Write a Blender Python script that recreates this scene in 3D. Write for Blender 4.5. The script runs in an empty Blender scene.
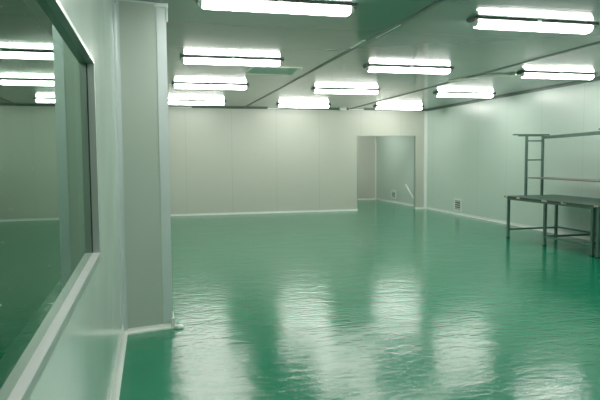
import bpy, bmesh, math, random
from mathutils import Vector, Matrix
random.seed(7)
S = bpy.context.scene
COL = S.collection
PI = math.pi

# ------------------------------------------------------------------ dimensions (metres)
EYE = 1.3656          # camera height
H = 2.556             # ceiling height
FAR = 14.35           # far wall
BACK = -2.6           # wall behind the camera
LW = -0.245           # left wall face
def right_x(y): return 6.93 - 0.02 * (14.35 - y) if y < 14.35 else 6.93      # right wall runs slightly askew

# ------------------------------------------------------------------ material helpers
def new_mat(name):
    m = bpy.data.materials.new(name); m.use_nodes = True
    nt = m.node_tree; b = nt.nodes['Principled BSDF']
    return m, nt, b
def N(nt, t, **k):
    n = nt.nodes.new(t)
    for a, v in k.items(): setattr(n, a, v)
    return n
def mth(nt, op, a, b=None, c=None, clamp=False):
    n = N(nt, 'ShaderNodeMath', operation=op, use_clamp=clamp)
    for i, v in enumerate((a, b, c)):
        if v is None: continue
        if isinstance(v, (int, float)): n.inputs[i].default_value = v
        else: nt.links.new(v, n.inputs[i])
    return n.outputs[0]
def mixc(nt, f, a, b):
    n = N(nt, 'ShaderNodeMix', data_type='RGBA')
    for i, v in ((0, f), (6, a), (7, b)):
        if isinstance(v, (int, float)): n.inputs[i].default_value = v
        elif isinstance(v, tuple): n.inputs[i].default_value = (*v, 1)
        else: nt.links.new(v, n.inputs[i])
    return n.outputs[2]
def noise(nt, vec, scale, detail=3, rough=.5, dist=0):
    n = N(nt, 'ShaderNodeTexNoise'); n.inputs['Scale'].default_value = scale
    n.inputs['Detail'].default_value = detail; n.inputs['Roughness'].default_value = rough
    n.inputs['Distortion'].default_value = dist
    nt.links.new(vec, n.inputs['Vector']); return n.outputs[0]
def mapping(nt, vec, sc=(1, 1, 1), rot=(0, 0, 0)):
    n = N(nt, 'ShaderNodeMapping'); n.inputs['Scale'].default_value = sc; n.inputs['Rotation'].default_value = rot
    nt.links.new(vec, n.inputs['Vector']); return n.outputs[0]
def bump(nt, b, h, strength, dist):
    n = N(nt, 'ShaderNodeBump'); n.inputs['Strength'].default_value = strength; n.inputs['Distance'].default_value = dist
    nt.links.new(h, n.inputs['Height']); nt.links.new(n.outputs[0], b.inputs['Normal']); return n

def plain(name, col, rough=.5, metal=0, vary=.06, scale=6, spec=.5):
    m, nt, b = new_mat(name)
    tc = N(nt, 'ShaderNodeTexCoord')
    f = noise(nt, tc.outputs['Object'], scale, 4)
    c = mixc(nt, f, tuple(max(0, v * (1 - vary)) for v in col), tuple(min(1, v * (1 + vary)) for v in col))
    nt.links.new(c, b.inputs['Base Color'])
    b.inputs['Roughness'].default_value = rough; b.inputs['Metallic'].default_value = metal
    b.inputs['Specular IOR Level'].default_value = spec
    return m

def panel(name, col, rough, seams, vary=.04, wavy=.0, dark=.72, spec=.5):
    """painted steel sandwich panels: seams = [(axis, period, offset, width)]"""
    m, nt, b = new_mat(name)
    tc = N(nt, 'ShaderNodeTexCoord'); sep = N(nt, 'ShaderNodeSeparateXYZ')
    nt.links.new(tc.outputs['Object'], sep.inputs[0])
    f = noise(nt, tc.outputs['Object'], .7, 3)
    base = mixc(nt, f, tuple(v * (1 - vary) for v in col), tuple(min(1, v * (1 + vary)) for v in col))
    tot = None
    for ax, per, off, w in seams:
        t = mth(nt, 'DIVIDE', mth(nt, 'SUBTRACT', sep.outputs[ax], off - w / 2), per)
        s = mth(nt, 'LESS_THAN', mth(nt, 'FRACT', t), w / per)
        tot = s if tot is None else mth(nt, 'MAXIMUM', tot, s)
    if tot is not None:
        base = mixc(nt, tot, base, tuple(v * dark for v in col))
    nt.links.new(base, b.inputs['Base Color'])
    r = mth(nt, 'MULTIPLY_ADD', noise(nt, tc.outputs['Object'], 1.7, 3), .10, rough - .05)
    nt.links.new(r, b.inputs['Roughness']); b.inputs['Specular IOR Level'].default_value = spec
    if wavy:
        bump(nt, b, noise(nt, tc.outputs['Object'], 2.2, 2), wavy, .02)
    return m

# ------------------------------------------------------------------ materials
M = {}
M['far'] = panel('far_wall_panel', (.61, .63, .55), .36, [(0, 1.085, .79, .012)], wavy=.25, dark=.88)
M['right'] = panel('right_wall_panel', (.62, .74, .67), .31, [(1, 1.12, .55, .012)], wavy=.10, dark=.88)
M['left'] = panel('left_wall_panel', (.60, .72, .66), .14, [(1, 1.2, .9, .004)], wavy=.05, dark=.9)
M['pillar'] = panel('pillar_panel', (.45, .52, .46), .35, [], wavy=.1)
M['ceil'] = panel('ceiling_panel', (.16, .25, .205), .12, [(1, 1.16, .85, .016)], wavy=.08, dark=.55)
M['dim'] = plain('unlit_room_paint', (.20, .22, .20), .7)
M['white_base'] = plain('white_cove_skirting', (.80, .84, .80), .4)
M['alu'] = plain('brushed_aluminium_trim', (.58, .65, .65), .38, .25, .05)
M['alu_dark'] = plain('grey_aluminium_frame', (.44, .50, .48), .35, .5, .05)
M['alu_white'] = plain('pale_aluminium_and_lit_sill', (.88, .92, .90), .4, 0, .04)
M['rubber'] = plain('black_gasket_rubber', (.015, .02, .018), .6)
M['seam'] = plain('dark_joint_strip', (.10, .15, .125), .45, 0, .5, 2.0)
M['cap'] = plain('lamp_end_cap_plastic', (.62, .66, .64), .25, 0, .25, 40)
M['lampbody'] = plain('lamp_body_steel', (.07, .08, .075), .5, .0)
M['vent'] = plain('vent_paint', (.80, .82, .76), .45)
M['vent_dark'] = plain('vent_shadow_gap', (.05, .07, .06), .7)
M['vent_back'] = plain('vent_grey_backing', (.10, .14, .12), .6)
M['plate'] = plain('white_plate_plastic', (.80, .86, .83), .35)
M['conduit'] = plain('cream_conduit_plastic', (.78, .80, .70), .4)
M['steel'] = plain('green_grey_painted_steel', (.105, .195, .16), .38, .2, .25, 12)
M['mat'] = plain('dark_green_rubber_mat', (.045, .125, .085), .42, 0, .2, 5)
M['board'] = plain('shelf_board', (.22, .20, .17), .45, 0, .2, 8)
M['rod'] = plain('white_rod_paint', (.86, .90, .88), .3)

# worn edge of the worktop: dark with tan chipped patches
m, nt, b = new_mat('worn_worktop_edge')
tc = N(nt, 'ShaderNodeTexCoord')
f = noise(nt, tc.outputs['Object'], 3.2, 3)
rmp = mth(nt, 'GREATER_THAN', f, .56)
c = mixc(nt, rmp, (.09, .085, .07), (.62, .52, .42))
nt.links.new(c, b.inputs['Base Color']); b.inputs['Roughness'].default_value = .5
M['edge'] = m

# green epoxy floor
m, nt, b = new_mat('green_epoxy_floor')
tc = N(nt, 'ShaderNodeTexCoord'); ob = tc.outputs['Object']
f1 = noise(nt, ob, .55, 4, .55); f2 = noise(nt, ob, 4.5, 5, .6)
c = mixc(nt, f1, (.0, .205, .10), (.001, .28, .145))
c = mixc(nt, mth(nt, 'MULTIPLY', mth(nt, 'SUBTRACT', f2, .5, clamp=True), .8), c, (.05, .30, .19))
nt.links.new(c, b.inputs['Base Color'])
rr = mth(nt, 'MULTIPLY_ADD', noise(nt, mapping(nt, ob, (1.0, 2.0, 1)), 2.0, 6, .65, .6), .11, .085)
nt.links.new(rr, b.inputs['Roughness'])
b.inputs['Specular IOR Level'].default_value = .48
w1 = noise(nt, mapping(nt, ob, (.7, 1.5, 1), (0, 0, .25)), 3.2, 4, .55, .8)
w2 = noise(nt, mapping(nt, ob, (1, 2.2, 1), (0, 0, -.3)), 11, 4, .6, .5)
hh = mth(nt, 'ADD', mth(nt, 'MULTIPLY', w1, .8), mth(nt, 'MULTIPLY', w2, .36))
bump(nt, b, hh, 1.0, .0060)
M['floor'] = m

# lamp diffuser
m = bpy.data.materials.new('lit_lamp_diffuser'); m.use_nodes = True; nt = m.node_tree; nt.nodes.clear()
o = N(nt, 'ShaderNodeOutputMaterial'); e = N(nt, 'ShaderNodeEmission')
e.inputs[0].default_value = (1.0, .985, .93, 1); e.inputs[1].default_value = 16
nt.links.new(e.outputs[0], o.inputs[0]); M['glow'] = m

# dusty window glass
m = bpy.data.materials.new('dusty_window_glass'); m.use_nodes = True; nt = m.node_tree; nt.nodes.clear()
o = N(nt, 'ShaderNodeOutputMaterial'); g = N(nt, 'ShaderNodeBsdfGlass')
g.inputs['Color'].default_value = (.72, .86, .78, 1); g.inputs['Roughness'].default_value = 0.0; g.inputs['IOR'].default_value = 2.4
tc = N(nt, 'ShaderNodeTexCoord'); v = N(nt, 'ShaderNodeTexVoronoi'); v.inputs['Scale'].default_value = 26
nt.links.new(tc.outputs['Object'], v.inputs['Vector'])
sp = mth(nt, 'MULTIPLY', mth(nt, 'LESS_THAN', v.outputs['Distance'], .055), mth(nt, 'GREATER_THAN', noise(nt, tc.outputs['Object'], 5, 2), .47))
d = N(nt, 'ShaderNodeBsdfDiffuse'); d.inputs[0].default_value = (.85, .9, .85, 1)
mx = N(nt, 'ShaderNodeMixShader'); nt.links.new(mth(nt, 'MULTIPLY', sp, .7), mx.inputs[0])
nt.links.new(g.outputs[0], mx.inputs[1]); nt.links.new(d.outputs[0], mx.inputs[2]); nt.links.new(mx.outputs[0], o.inputs[0])
M['glass'] = m

# ------------------------------------------------------------------ mesh helpers
def box(bm, x0, x1, y0, y1, z0, z1, bev=0):
    vs = [bm.verts.new((x, y, z)) for x in (x0, x1) for y in (y0, y1) for z in (z0, z1)]
    fs = [(0, 1, 3, 2), (4, 6, 7, 5), (0, 4, 5, 1), (2, 3, 7, 6), (0, 2, 6, 4), (1, 5, 7, 3)]
    faces = [bm.faces.new([vs[i] for i in f]) for f in fs]
    if bev:
        es = {e for f in faces for e in f.edges}
        bmesh.ops.bevel(bm, geom=list(es), offset=bev, segments=2, affect='EDGES', profile=.5)
def prism(bm, pts, z0, z1):
    a = [bm.verts.new((x, y, z0)) for x, y in pts]; c = [bm.verts.new((x, y, z1)) for x, y in pts]
    n = len(pts)
    bm.faces.new(a[::-1]); bm.faces.new(c)
    for i in range(n): bm.faces.new((a[i], a[(i + 1) % n], c[(i + 1) % n], c[i]))
def sweep(bm, prof, P, Q, up=(0, 0, 1)):
    """profile (s,t) swept from P to Q; s = sideways, t = up"""
    P, Q, up = Vector(P), Vector(Q), Vector(up)
    d = (Q - P).normalized(); s = d.cross(up).normalized(); u = s.cross(d)
    a = [bm.verts.new(P + s * x + u * y) for x, y in prof]; c = [bm.verts.new(Q + s * x + u * y) for x, y in prof]
    n = len(prof)
    bm.faces.new(a); bm.faces.new(c[::-1])
    for i in range(n): bm.faces.new((a[i], c[i], c[(i + 1) % n], a[(i + 1) % n]))
def tube(bm, pts, r, n=10):
    pts = [Vector(p) for p in pts]; rings = []
    for i, p in enumerate(pts):
        d = (pts[min(i + 1, len(pts) - 1)] - pts[max(i - 1, 0)]).normalized()
        s = d.cross(Vector((0, 0, 1)) if abs(d.z) < .95 else Vector((1, 0, 0))).normalized(); u = s.cross(d)
        rings.append([bm.verts.new(p + s * r * math.cos(2 * PI * k / n) + u * r * math.sin(2 * PI * k / n)) for k in range(n)])
    for A, B in zip(rings, rings[1:]):
        for k in range(n): bm.faces.new((A[k], A[(k + 1) % n], B[(k + 1) % n], B[k]))
    bm.faces.new(rings[0][::-1]); bm.faces.new(rings[-1])
def square_tube(bm, P, Q, w, bev=.003):
    """hollow-section bar along an axis"""
    P, Q = Vector(P), Vector(Q); d = Q - P; h = w / 2
    lo = [min(P[i], Q[i]) - (h if abs(d[i]) < 1e-6 else 0) for i in range(3)]
    hi = [max(P[i], Q[i]) + (h if abs(d[i]) < 1e-6 else 0) for i in range(3)]
    box(bm, lo[0], hi[0], lo[1], hi[1], lo[2], hi[2], bev)
def obj(name, bm, mat, parent=None, smooth=False):
    bmesh.ops.recalc_face_normals(bm, faces=bm.faces)
    me = bpy.data.meshes.new(name); bm.to_mesh(me); bm.free()
    if smooth:
        for p in me.polygons: p.use_smooth = True
        me.set_sharp_from_angle(angle=math.radians(40))
    me.materials.append(mat)
    o = bpy.data.objects.new(name, me); COL.objects.link(o)
    if parent: o.parent = parent
    return o
def B(*boxes, bev=0):
    bm = bmesh.new()
    for b in boxes: box(bm, *b, bev)
    return bm
def tag(o, label, cat, group=None, kind=None):
    o['label'] = label; o['category'] = cat
    if group: o['group'] = group
    if kind: o['kind'] = kind
    return o
def thing(name, label, cat, loc=(0, 0, 0), rz=0, group=None, kind=None):
    o = bpy.data.objects.new(name, None); COL.objects.link(o); o.location = loc; o.rotation_euler = (0, 0, rz)
    return tag(o, label, cat, group, kind)
def struct(name, bm, mat, label=None, cat=None, smooth=False):
    o = obj(name, bm, mat, None, smooth); o['kind'] = 'structure'
    if label: o['label'] = label
    if cat: o['category'] = cat
    return o
def copy_tree(o, parent=None):
    c = o.copy(); COL.objects.link(c)
    if parent: c.parent = parent
    for ch in list(o.children): copy_tree(ch, c)
    return c

# ------------------------------------------------------------------ room shell
YB = 17.95            # end wall of the room beyond the opening
struct('floor', B((-3.4, 7.3, BACK - .1, YB + .1, -.1, 0)), M['floor'], 'glossy green epoxy floor with streaky lamp reflections', 'floor')
struct('ceiling', B((-3.4, 7.3, BACK - .1, YB + .1, H, H + .1)), M['ceil'], 'grey green panelled ceiling carrying the lamps', 'ceiling')
OX0, OX1, OZ = 5.04, 6.615, 1.884
struct('wall_far', B((-.245, OX0, FAR, FAR + .08, 0, H), (OX0, OX1, FAR, FAR + .08, OZ, H), (OX1, right_x(FAR) + .02, FAR, FAR + .08, 0, H)),
       M['far'], 'pale beige panelled far wall with an open doorway at its right', 'wall')
bm = bmesh.new(); prism(bm, [(right_x(BACK), BACK), (right_x(BACK) + .35, BACK), (7.05, YB + .08), (6.93, YB + .08), (6.93, FAR)], 0, H)
struct('wall_right', bm, M['right'], 'pale green glossy panel wall behind the workbench', 'wall')
struct('wall_back', B((LW - .08, right_x(BACK) + .2, BACK - .08, BACK, 0, H)), M['far'], 'panel wall behind the viewer', 'wall')
# left wall with the window hole
WY0, WY1, WZ0, WZ1 = .30, 2.82, .940, 1.787
struct('wall_left', B((LW - .08, LW, BACK, WY0, 0, H), (LW - .08, LW, WY1, FAR, 0, H), (LW - .08, LW, WY0, WY1, 0, WZ0), (LW - .08, LW, WY0, WY1, WZ1, H)),
       M['left'], 'pale green glossy panel wall around the window', 'wall')
# unlit room on the other side of the window
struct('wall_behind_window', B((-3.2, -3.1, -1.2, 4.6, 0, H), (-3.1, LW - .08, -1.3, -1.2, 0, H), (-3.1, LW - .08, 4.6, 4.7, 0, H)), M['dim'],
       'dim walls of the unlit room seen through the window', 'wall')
# room beyond the doorway
struct('wall_end', B((2.9, right_x(YB) + .1, YB, YB + .08, 0, H), (2.9, 2.98, FAR + .08, YB, 0, H)), M['far'], 'pale wall seen beyond the open doorway', 'wall')

# pillar projecting from the left wall
PX, PY, PY2 = .135, 4.86, 5.36
PYL = 4.76           # the pillar face runs slightly askew
def PIL():
    bm = bmesh.new(); prism(bm, [(LW, PYL), (PX, PY), (PX, PY2), (LW, PY2)], 0, H); return bm
struct('wall_pillar', PIL(), M['pillar'], 'tall boxed pillar projecting from the left wall past the window', 'pillar')

# ------------------------------------------------------------------ skirting
def cove(t=.028, h=.06):
    pts = [(0, 0), (t, 0), (t, .012)]
    for k in range(1, 5):
        a = k / 5 * PI / 2
        pts.append((t - (t - .004) * math.sin(a), .012 + (h - .012) * (1 - math.cos(a))))
    pts += [(.004, h), (0, h)]
    return pts
def skirt(name, runs, prof, label):
    bm = bmesh.new()
    for P, Q in runs: sweep(bm, prof, (*P, 0), (*Q, 0))
    return struct(name, bm, M['white_base'], label, 'skirting')
cv = cove(.035, .09)
# sideways vector is to the right of the run direction
skirt('baseboard_left', [((LW, BACK), (LW, PYL)), ((LW, PY2), (LW, FAR))], cv, 'white coved skirting along the left wall')
skirt('baseboard_far', [((LW, FAR), (OX0, FAR)), ((OX1, FAR), (right_x(FAR), FAR))], cove(.02, .05), 'white skirting line along the far wall')
skirt('baseboard_right', [((6.93, YB), (6.93, FAR)), ((6.93, FAR), (right_x(BACK), BACK))], cove(.02, .06), 'white skirting line along the right wall')
skirt('baseboard_end', [((2.98, YB), (right_x(YB), YB))], cove(.02, .05), 'white skirting beyond the doorway')
bm = bmesh.new()
sweep(bm, cove(.022, .045), (LW, PYL, 0), (PX + .012, PY + .003, 0)); sweep(bm, cove(.022, .05), (PX, PY - .015, 0), (PX, PY2, 0))
box(bm, PX - .012, PX + .02, PY - .022, PY + .012, 0, .085, .004)
struct('baseboard_pillar', bm, M['white_base'], 'white skirting around the foot of the pillar', 'skirting')
# small lump of filler at the foot of the pillar corner
bm = bmesh.new(); bmesh.ops.create_icosphere(bm, subdivisions=3, radius=.03)
for v in bm.verts:
    n = math.sin(v.co.x * 190) * math.cos(v.co.y * 150) * .12 + 1
    v.co = Vector((v.co.x * 1.2 * n, v.co.y * n, max(0, v.co.z * .75 * n + .008)))
o = obj('sealant_lump', bm, M['white_base'], None, True); o.location = (PX + .052, PY - .02, 0)
tag(o, 'small white lump of sealant on the floor at the pillar corner', 'sealant')

# ------------------------------------------------------------------ trims
def quarter(bm, cx, cy, sx, sy, r, z0, z1, n=6):
    """concave cove filling an inner corner at (cx,cy)"""
    pts = [(cx, cy)]
    for k in range(n + 1):
        a = k / n * PI / 2
        pts.append((cx + sx * r * (1 - math.sin(a)), cy + sy * r * (1 - math.cos(a))))
    prism(bm, pts, z0, z1)
n_tr = [0]
def trim(bm, mat, label, smooth=False):
    n_tr[0] += 1
    return struct('trim_%d' % n_tr[0], bm, mat, label, 'trim', smooth)
bm = bmesh.new(); quarter(bm, LW, PYL + .004, 1, -1, .037, .03, H); trim(bm, M['alu'], 'pale corner trim between left wall and pillar', True)
# aluminium angle guarding the pillar corner
bm = B((PX, PX + .003, PY - .003, PY, .03, H - .03), (PX, PX + .003, PY - .003, PY + .06, .03, H - .03))
prism(bm, [(PX - .072, PY - .0225), (PX + .003, PY - .003), (PX + .003, PY + .001), (PX - .072, PY - .0185)], .03, H - .03)
trim(bm, M['alu'], 'bluish aluminium corner guard running up the pillar')
bm = B((PX - .085, PX + .018, PY - .03, PY + .03, H - .028, H), (PX + .003, PX + .016, PY - .012, PY + .03, H - .13, H - .02), bev=.002)
trim(bm, M['alu_white'], 'pale cap at the top of the pillar corner guard')
bm = bmesh.new(); prism(bm, [(LW, PYL), (LW, PYL - .012), (PX, PY - .012), (PX, PY)], H - .014, H); trim(bm, M['alu'], 'thin trim where the pillar meets the ceiling')
# inner corner far / right
bm = bmesh.new(); box(bm, right_x(FAR) - .075, right_x(FAR), FAR - .012, FAR, .03, H); quarter(bm, right_x(FAR), FAR - .01, -1, -1, .03, .03, H)
trim(bm, M['alu_white'], 'pale vertical corner trim between far and right walls')
bm = bmesh.new(); quarter(bm, right_x(YB), YB, -1, -1, .03, .03, H); trim(bm, M['alu_white'], 'pale corner trim inside the doorway room', True)
# thin jamb edging around the doorway
bm = B((OX0 - .012, OX0 + .004, FAR - .004, FAR + .084, 0, OZ), (OX1 - .004, OX1 + .012, FAR - .004, FAR + .084, 0, OZ), (OX0 - .012, OX1 + .012, FAR - .004, FAR + .084, OZ - .004, OZ + .012))
trim(bm, M['alu_dark'], 'thin grey edging around the open doorway')
# ceiling edges
bm = B((LW, right_x(FAR), FAR - .02, FAR, H - .03, H)); trim(bm, M['seam'], 'dark trim where the far wall meets the ceiling')
bm = bmesh.new()
sweep(bm, [(0, -.032), (.022, -.032), (.022, 0), (0, 0)], (right_x(FAR), FAR, H), (right_x(BACK), BACK, H))
trim(bm, M['seam'], 'dark trim where the right wall meets the ceiling')
bm = B((LW, LW + .02, BACK, PY, H - .025, H), (LW, LW + .02, PY2, FAR, H - .025, H)); trim(bm, M['alu'], 'trim where the left wall meets the ceiling')
bm = B((.35, .95, FAR - .024, FAR - .0205, H - .026, H - .006), (2.75, 3.05, FAR - .024, FAR - .0205, H - .026, H - .006), (4.55, 4.72, FAR - .10, FAR - .03, H - .035, H - .001), (4.80, 5.2, FAR - .024, FAR - .0205, H - .026, H - .006))
trim(bm, M['alu_white'], 'pale pieces of joint cover along the top of the far wall')
# lengthwise ceiling joint strips
bm = B((2.165, 2.205, BACK, FAR, H - .008, H)); trim(bm, M['seam'], 'dark lengthwise ceiling joint between left and middle lamps')
bm = bmesh.new(); prism(bm, [(4.43, BACK), (4.47, BACK), (4.86, FAR), (4.82, FAR)], H - .008, H)
trim(bm, M['seam'], 'dark lengthwise ceiling joint between middle and right lamps')
# bright sliver of sealant along the joint
bm = B((2.206, 2.222, 5.15, 5.75, H - .007, H), (2.145, 2.165, 5.9, 6.35, H - .007, H)); trim(bm, M['alu_white'], 'pale sealant scraps beside the ceiling joint')

# ------------------------------------------------------------------ window
w = thing('window_1', 'long dusty interior window mirroring the lamps and pillar', 'window', (LW, (WY0 + WY1) / 2, WZ0), 0, None, 'structure')
def wl(bm):     # move mesh into the window's own frame
    bmesh.ops.translate(bm, verts=bm.verts, vec=(-LW, -(WY0 + WY1) / 2, -WZ0)); return bm
FX = LW + .010; GX = -.265; FL = .012; FB = .028; T = .004
# profile: flange on the wall plus a reveal lining back to the glass
fr = []
for (y0, y1, z0, z1) in ((WY0 - FL, WY1 + FL, WZ1, WZ1 + FL), (WY1, WY1 + FL, WZ0, WZ1), (WY0 - FL, WY0, WZ0, WZ1)):
    fr.append((LW, FX, y0, y1, z0, z1))
for (y0, y1, z0, z1) in ((WY0, WY1, WZ1 - T, WZ1 + .0005), (WY1 - T, WY1 + .0005, WZ0 + T, WZ1 - T), (WY0 - .0005, WY0 + T, WZ0 + T, WZ1 - T)):
    fr.append((LW - .08, FX, y0, y1, z0, z1))
obj('window_frame', wl(B(*fr)), M['alu_dark'], w)
sl = obj('window_sill', wl(B((LW - .08, FX + .001, WY0, WY1, WZ0 - .0005, WZ0 + T), )), M['alu_white'], w)  # whiter than the frame: light on the ledge is put into its colour
obj('sill_flange', wl(B((LW, FX, WY0 - FL, WY1 + FL, WZ0 - FB, WZ0 - .0005))), M['alu_dark'], w)
g = .005
obj('gasket', wl(B((GX, GX + .002, WY1 - T - g, WY1 - T, WZ0 + T, WZ1 - T), (GX, GX + .002, WY0 + T, WY0 + T + g, WZ0 + T, WZ1 - T))), M['rubber'], w)
bm = bmesh.new(); k = .0055      # the pane sits a touch askew in its rebate
prism(bm, [(GX - .0005, WY1 - T), (GX - .0065, WY1 - T), (GX - .0065 + k * (WY1 - WY0), WY0 + T), (GX - .0005 + k * (WY1 - WY0), WY0 + T)], WZ0 + T, WZ1 - T)
obj('window_pane', wl(bm), M['glass'], w)

# ------------------------------------------------------------------ ceiling lamps
def make_lamp():
    t = thing('batten_lamp', '', 'ceiling lamp', (0, 0, H))
    L = 1.235
    obj('lamp_base', B((-L / 2, L / 2, -.085, .085, -.020, 0), bev=.003), M['lampbody'], t)
    # diffuser: shallow trapezoid-round section with chamfered ends
    bm = bmesh.new()
    prof = [(-.056, 0), (-.060, -.020), (-.054, -.042), (-.038, -.056), (0, -.061), (.038, -.056), (.054, -.042), (.060, -.020), (.056, 0)]
    secs = [(-.575, .80), (-.560, 1.0), (.560, 1.0), (.575, .80)]
    rings = [[bm.verts.new((x, py * (.6 + .4 * s), -.020 + pz * s)) for py, pz in prof] for x, s in secs]
    for A, C in zip(rings, rings[1:]):
        for k in range(len(prof) - 1): bm.faces.new((A[k], A[k + 1], C[k + 1], C[k]))
        bm.faces.new((A[-1], A[0], C[0], C[-1]))
    bm.faces.new(rings[0]); bm.faces.new(rings[-1][::-1])
    obj('diffuser', bm, M['glow'], t, True)
    for s in (-1, 1):
        bm = bmesh.new()
        x0, x1 = .577, .606
        a = [bm.verts.new((s * x0, py * .93, -.020 + pz * .86)) for py, pz in prof]
        c = [bm.verts.new((s * x1, py * .78, -.020 + pz * .62)) for py, pz in prof]
        n = len(prof)
        for k in range(n): bm.faces.new((a[k], a[(k + 1) % n], c[(k + 1) % n], c[k]))
        bm.faces.new(a); bm.faces.new(c[::-1])
        e = obj('end_cap', bm, M['cap'], t, True)
        obj('end_clip', B((min(s * .597, s * .622), max(s * .597, s * .622), -.045, .045, -.030, -.0205), bev=.002), M['lampbody'], e)
    obj('mounting_clip', B((-.02, .02, -.089, -.0855, -.022, -.001), bev=.001), M['alu_white'], t)
    return t
LAMPS = [  # x, y, label
    (.97, 4.60, 'long lit ceiling lamp cut by the top edge, nearest of the left row'),
    (.975, 7.29, 'lit ceiling lamp beside the ceiling vent, second of the left row'),
    (.963, 9.88, 'lit ceiling lamp third of the left row, just beyond the ceiling vent'),
    (.95, 12.83, 'farthest lit lamp of the left row, partly hidden by the pillar'),
    (3.34, 4.79, 'large lit ceiling lamp nearest of the middle row, top right of view'),
    (3.365, 7.52, 'lit ceiling lamp second of the middle row, at centre right'),
    (3.365, 10.19, 'lit ceiling lamp third of the middle row'),
    (3.365, 13.22, 'farthest lit lamp of the middle row, close to the far wall'),
    (5.76, 7.67, 'lit ceiling lamp fed by the cream conduit, above the workbench'),
    (5.796, 10.40, 'lit ceiling lamp of the right row, between the conduit lamp and the doorway lamp'),
    (5.745, 13.40, 'small looking lit lamp of the right row, above the open doorway'),
    (5.76, 4.95, 'added ceiling lamp over the nearer workbench, outside the view'),  # from here on: out-of-view lamps, added to light the room
    (.97, 1.95, 'unseen added ceiling lamp overhead beside the window'),
    (3.35, 2.0, 'unseen added ceiling lamp overhead in the middle row'),
    (5.75, 2.1, 'unseen added ceiling lamp overhead in the right row'),
    (.97, -.75, 'unseen added ceiling lamp behind the viewer in the left row'),
    (3.35, -.7, 'unseen added ceiling lamp behind the viewer in the middle row'),
    (5.75, -.6, 'unseen added ceiling lamp behind the viewer in the right row'),
    (4.5, 15.6, 'unseen added ceiling lamp in the room beyond the doorway, farther from the right wall'),  # hidden lamps added to brighten the room past the doorway
    (5.9, 16.4, 'unseen added ceiling lamp in the room beyond the doorway, nearer the right wall'),
]
lamp0 = make_lamp()
for i, (x, y, lab) in enumerate(LAMPS):
    o = lamp0 if i == 0 else copy_tree(lamp0)
    o.location = (x, y, H); o['label'] = lab; o['group'] = 'batten lamps on the ceiling'

# cream conduit feeding the lamp above the bench
bm = bmesh.new()
tube(bm, [(4.60, 8.75, H - .012), (4.68, 8.45, H - .012), (4.76, 8.15, H - .012), (4.84, 8.0, H - .012), (4.96, 7.93, H - .013), (5.12, 7.88, H - .016), (5.135, 7.76, H - .016)], .015)
tag(obj('cable_conduit', bm, M['conduit'], None, True), 'thin cream conduit bending along the ceiling to a lamp', 'conduit')

# ceiling vent
t = thing('ceiling_vent', 'square louvred air vent in the ceiling beside a left row lamp', 'vent', (1.645, 8.16, H))
hx, hy, f = .335, .33, .022
obj('vent_frame', B((-hx, hx, -hy, -hy + f, -.016, 0), (-hx, hx, hy - f, hy, -.016, 0), (-hx, -hx + f, -hy + f, hy - f, -.016, 0), (hx - f, hx, -hy + f, hy - f, -.016, 0)), M['conduit'], t)
obj('vent_backing', B((-hx + f, hx - f, -hy + f, hy - f, -.003, 0)), M['vent_back'], t)
for k in range(7):
    yy = -hy + f + .045 + k * .09
    bm = bmesh.new(); sweep(bm, [(-.022, -.007), (.022, -.005), (.022, -.008), (-.022, -.010)], (-hx + f, yy, 0), (hx - f, yy, 0)); obj('slat', bm, M['vent'], t)

# wall vents low on the right wall
def wall_vent(y, z, wy, hz, label):
    x = right_x(y)
    t = thing('wall_vent', label, 'vent', (x, y, z), -math.atan(.02) if y < FAR else 0, 'low white vents on the right wall')
    a, c = wy / 2, hz / 2; f = .045
    obj('vent_frame', B((-.016, 0, -a, a, -c, -c + f), (-.016, 0, -a, a, c - f, c), (-.016, 0, -a, -a + f, -c + f, c - f), (-.016, 0, a - f, a, -c + f, c - f), bev=.002), M['plate'], t)
    obj('vent_backing', B((-.004, 0, -a + f, a - f, -c + f, c - f)), M['vent_dark'], t)
    n = 4
    for k in range(n):
        zz = -c + f + (k + .5) * (hz - 2 * f) / n
        bm = B((-.013, -.005, -a + f, a - f, zz - .009, zz + .009)); obj('slat', bm, M['vent'], t)
wall_vent(12.62, .23, .36, .29, 'white framed vent low on the right wall, between doorway and workbench')
wall_vent(16.5, .24, .34, .25, 'white framed vent low on the wall inside the open doorway')

# leaning white rod inside the doorway
bm = bmesh.new(); P = Vector((6.80, 14.50, .018)); Q = Vector((6.908, 15.60, .565))
tube(bm, [P, P.lerp(Q, .5), Q], .017, 10)
tag(obj('leaning_rod', bm, M['rod'], None, True), 'short white rod leaning on the wall inside the open doorway', 'rod')

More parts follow.
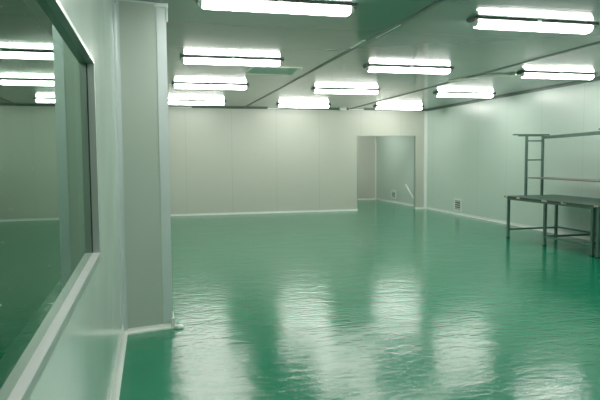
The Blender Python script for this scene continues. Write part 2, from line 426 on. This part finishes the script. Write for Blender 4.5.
# ------------------------------------------------------------------ workbenches
BL, BW, TZ = 2.10, .99, .695            # length along y, width along x, top height
def make_bench():
    t = thing('workbench', '', 'workbench', (5.725, 8.92, 0))      # origin = far room-side corner; bench runs to -y
    obj_t = obj('worktop', B((.006, BW, -BL + .004, -.006, TZ - .022, TZ), bev=.003), M['mat'], t)
    obj('edge_band', B((0, .006, -BL + .004, 0, TZ - .026, TZ + .001), (.006, BW, -.006, 0, TZ - .026, TZ + .001)), M['edge'], obj_t)
    zt = TZ - .023
    # apron rails
    bm = bmesh.new()
    square_tube(bm, (.035, -.06, zt - .02), (.035, -BL + .06, zt - .02), .03)
    obj('apron_rail', bm, M['steel'], t)
    bm = bmesh.new(); square_tube(bm, (.955, -.06, zt - .02), (.955, -BL + .06, zt - .02), .03); obj('apron_rail', bm, M['steel'], t)
    legs_y = (-.08, -1.04, -2.05)
    for y in legs_y:
        for x in (.035, .955):
            bm = bmesh.new(); square_tube(bm, (x, y, .012), (x, y, zt), .04)
            lg = obj('leg', bm, M['steel'], t)
            obj('foot', B((x - .023, x + .023, y - .023, y + .023, 0, .013), bev=.002), M['rubber'], lg)
        bm = bmesh.new(); square_tube(bm, (.055, y, .14), (.935, y, .14), .028); obj('stretcher', bm, M['steel'], t)
    bm = bmesh.new(); square_tube(bm, (.035, -1.06, .14), (.035, -2.03, .14), .028); obj('stretcher', bm, M['steel'], t)
    for a, c in ((-.1, -1.02), (-1.06, -2.03)):
        bm = bmesh.new(); square_tube(bm, (.955, a, .15), (.955, c, .15), .028); obj('stretcher', bm, M['steel'], t)
    # overhead frame: ladder ends, shelf and top beam
    for y in (-.05, -2.03):
        for x in (.375, .685):
            bm = bmesh.new(); square_tube(bm, (x, y, TZ), (x, y, 1.70), .036); obj('upright', bm, M['steel'], t)
        for z in (1.61, 1.29):
            bm = bmesh.new(); square_tube(bm, (.393, y, z), (.667, y, z), .022); obj('rung', bm, M['steel'], t)
        bm = bmesh.new(); box(bm, .12, .80, y - .02, y + .02, 1.701, 1.722, .002); box(bm, .22, .80, y - .015, y + .015, 1.684, 1.7005)
        obj('cross_bar', bm, M['steel'], t)
    obj('shelf', B((.36, .72, -BL + .03, -.07, .985, 1.003), bev=.003), M['board'], t)
    bm = bmesh.new(); sweep(bm, [(-.05, -.022), (.05, -.022), (.05, .022), (.02, .03), (-.02, .03), (-.05, .022)], (.66, -.16, 1.662), (.66, -BL + .02, 1.700))
    obj('top_beam', bm, M['steel'], t)
    return t
b1 = make_bench()
b1['label'] = 'green grey steel workbench with overhead ladder frame, nearer the doorway, along the right wall'
b1['group'] = 'workbenches along the right wall'
b2 = copy_tree(b1); b2.location = (5.70, 8.92 - BL - .01, 0)
b2['label'] = 'second steel workbench butted to the first, cut off by the right edge'

# ------------------------------------------------------------------ world, camera, view
wd = bpy.data.worlds.new('world'); S.world = wd; wd.use_nodes = True
wd.node_tree.nodes['Background'].inputs[0].default_value = (.6, .7, .7, 1)
wd.node_tree.nodes['Background'].inputs[1].default_value = .05
yaw, pit, roll = .241979, .0713346, -.00713684
F = Vector((math.sin(yaw) * math.cos(pit), math.cos(yaw) * math.cos(pit), -math.sin(pit)))
R0 = Vector((math.cos(yaw), -math.sin(yaw), 0)); U0 = R0.cross(F)
R = (R0 * math.cos(roll) + U0 * math.sin(roll)).normalized(); U = R.cross(F).normalized()
cd = bpy.data.cameras.new('camera'); cam = bpy.data.objects.new('camera', cd); COL.objects.link(cam)
cam.matrix_world = Matrix(((R.x, U.x, -F.x, 0), (R.y, U.y, -F.y, 0), (R.z, U.z, -F.z, EYE), (0, 0, 0, 1)))
cd.sensor_width = 36; cd.lens = 36.0; cd.clip_start = .02; cd.clip_end = 100
S.camera = cam
S.view_settings.view_transform = 'Standard'; S.view_settings.look = 'None'
S.view_settings.exposure = 1.05; S.view_settings.gamma = 1; S.view_settings.use_curve_mapping = False
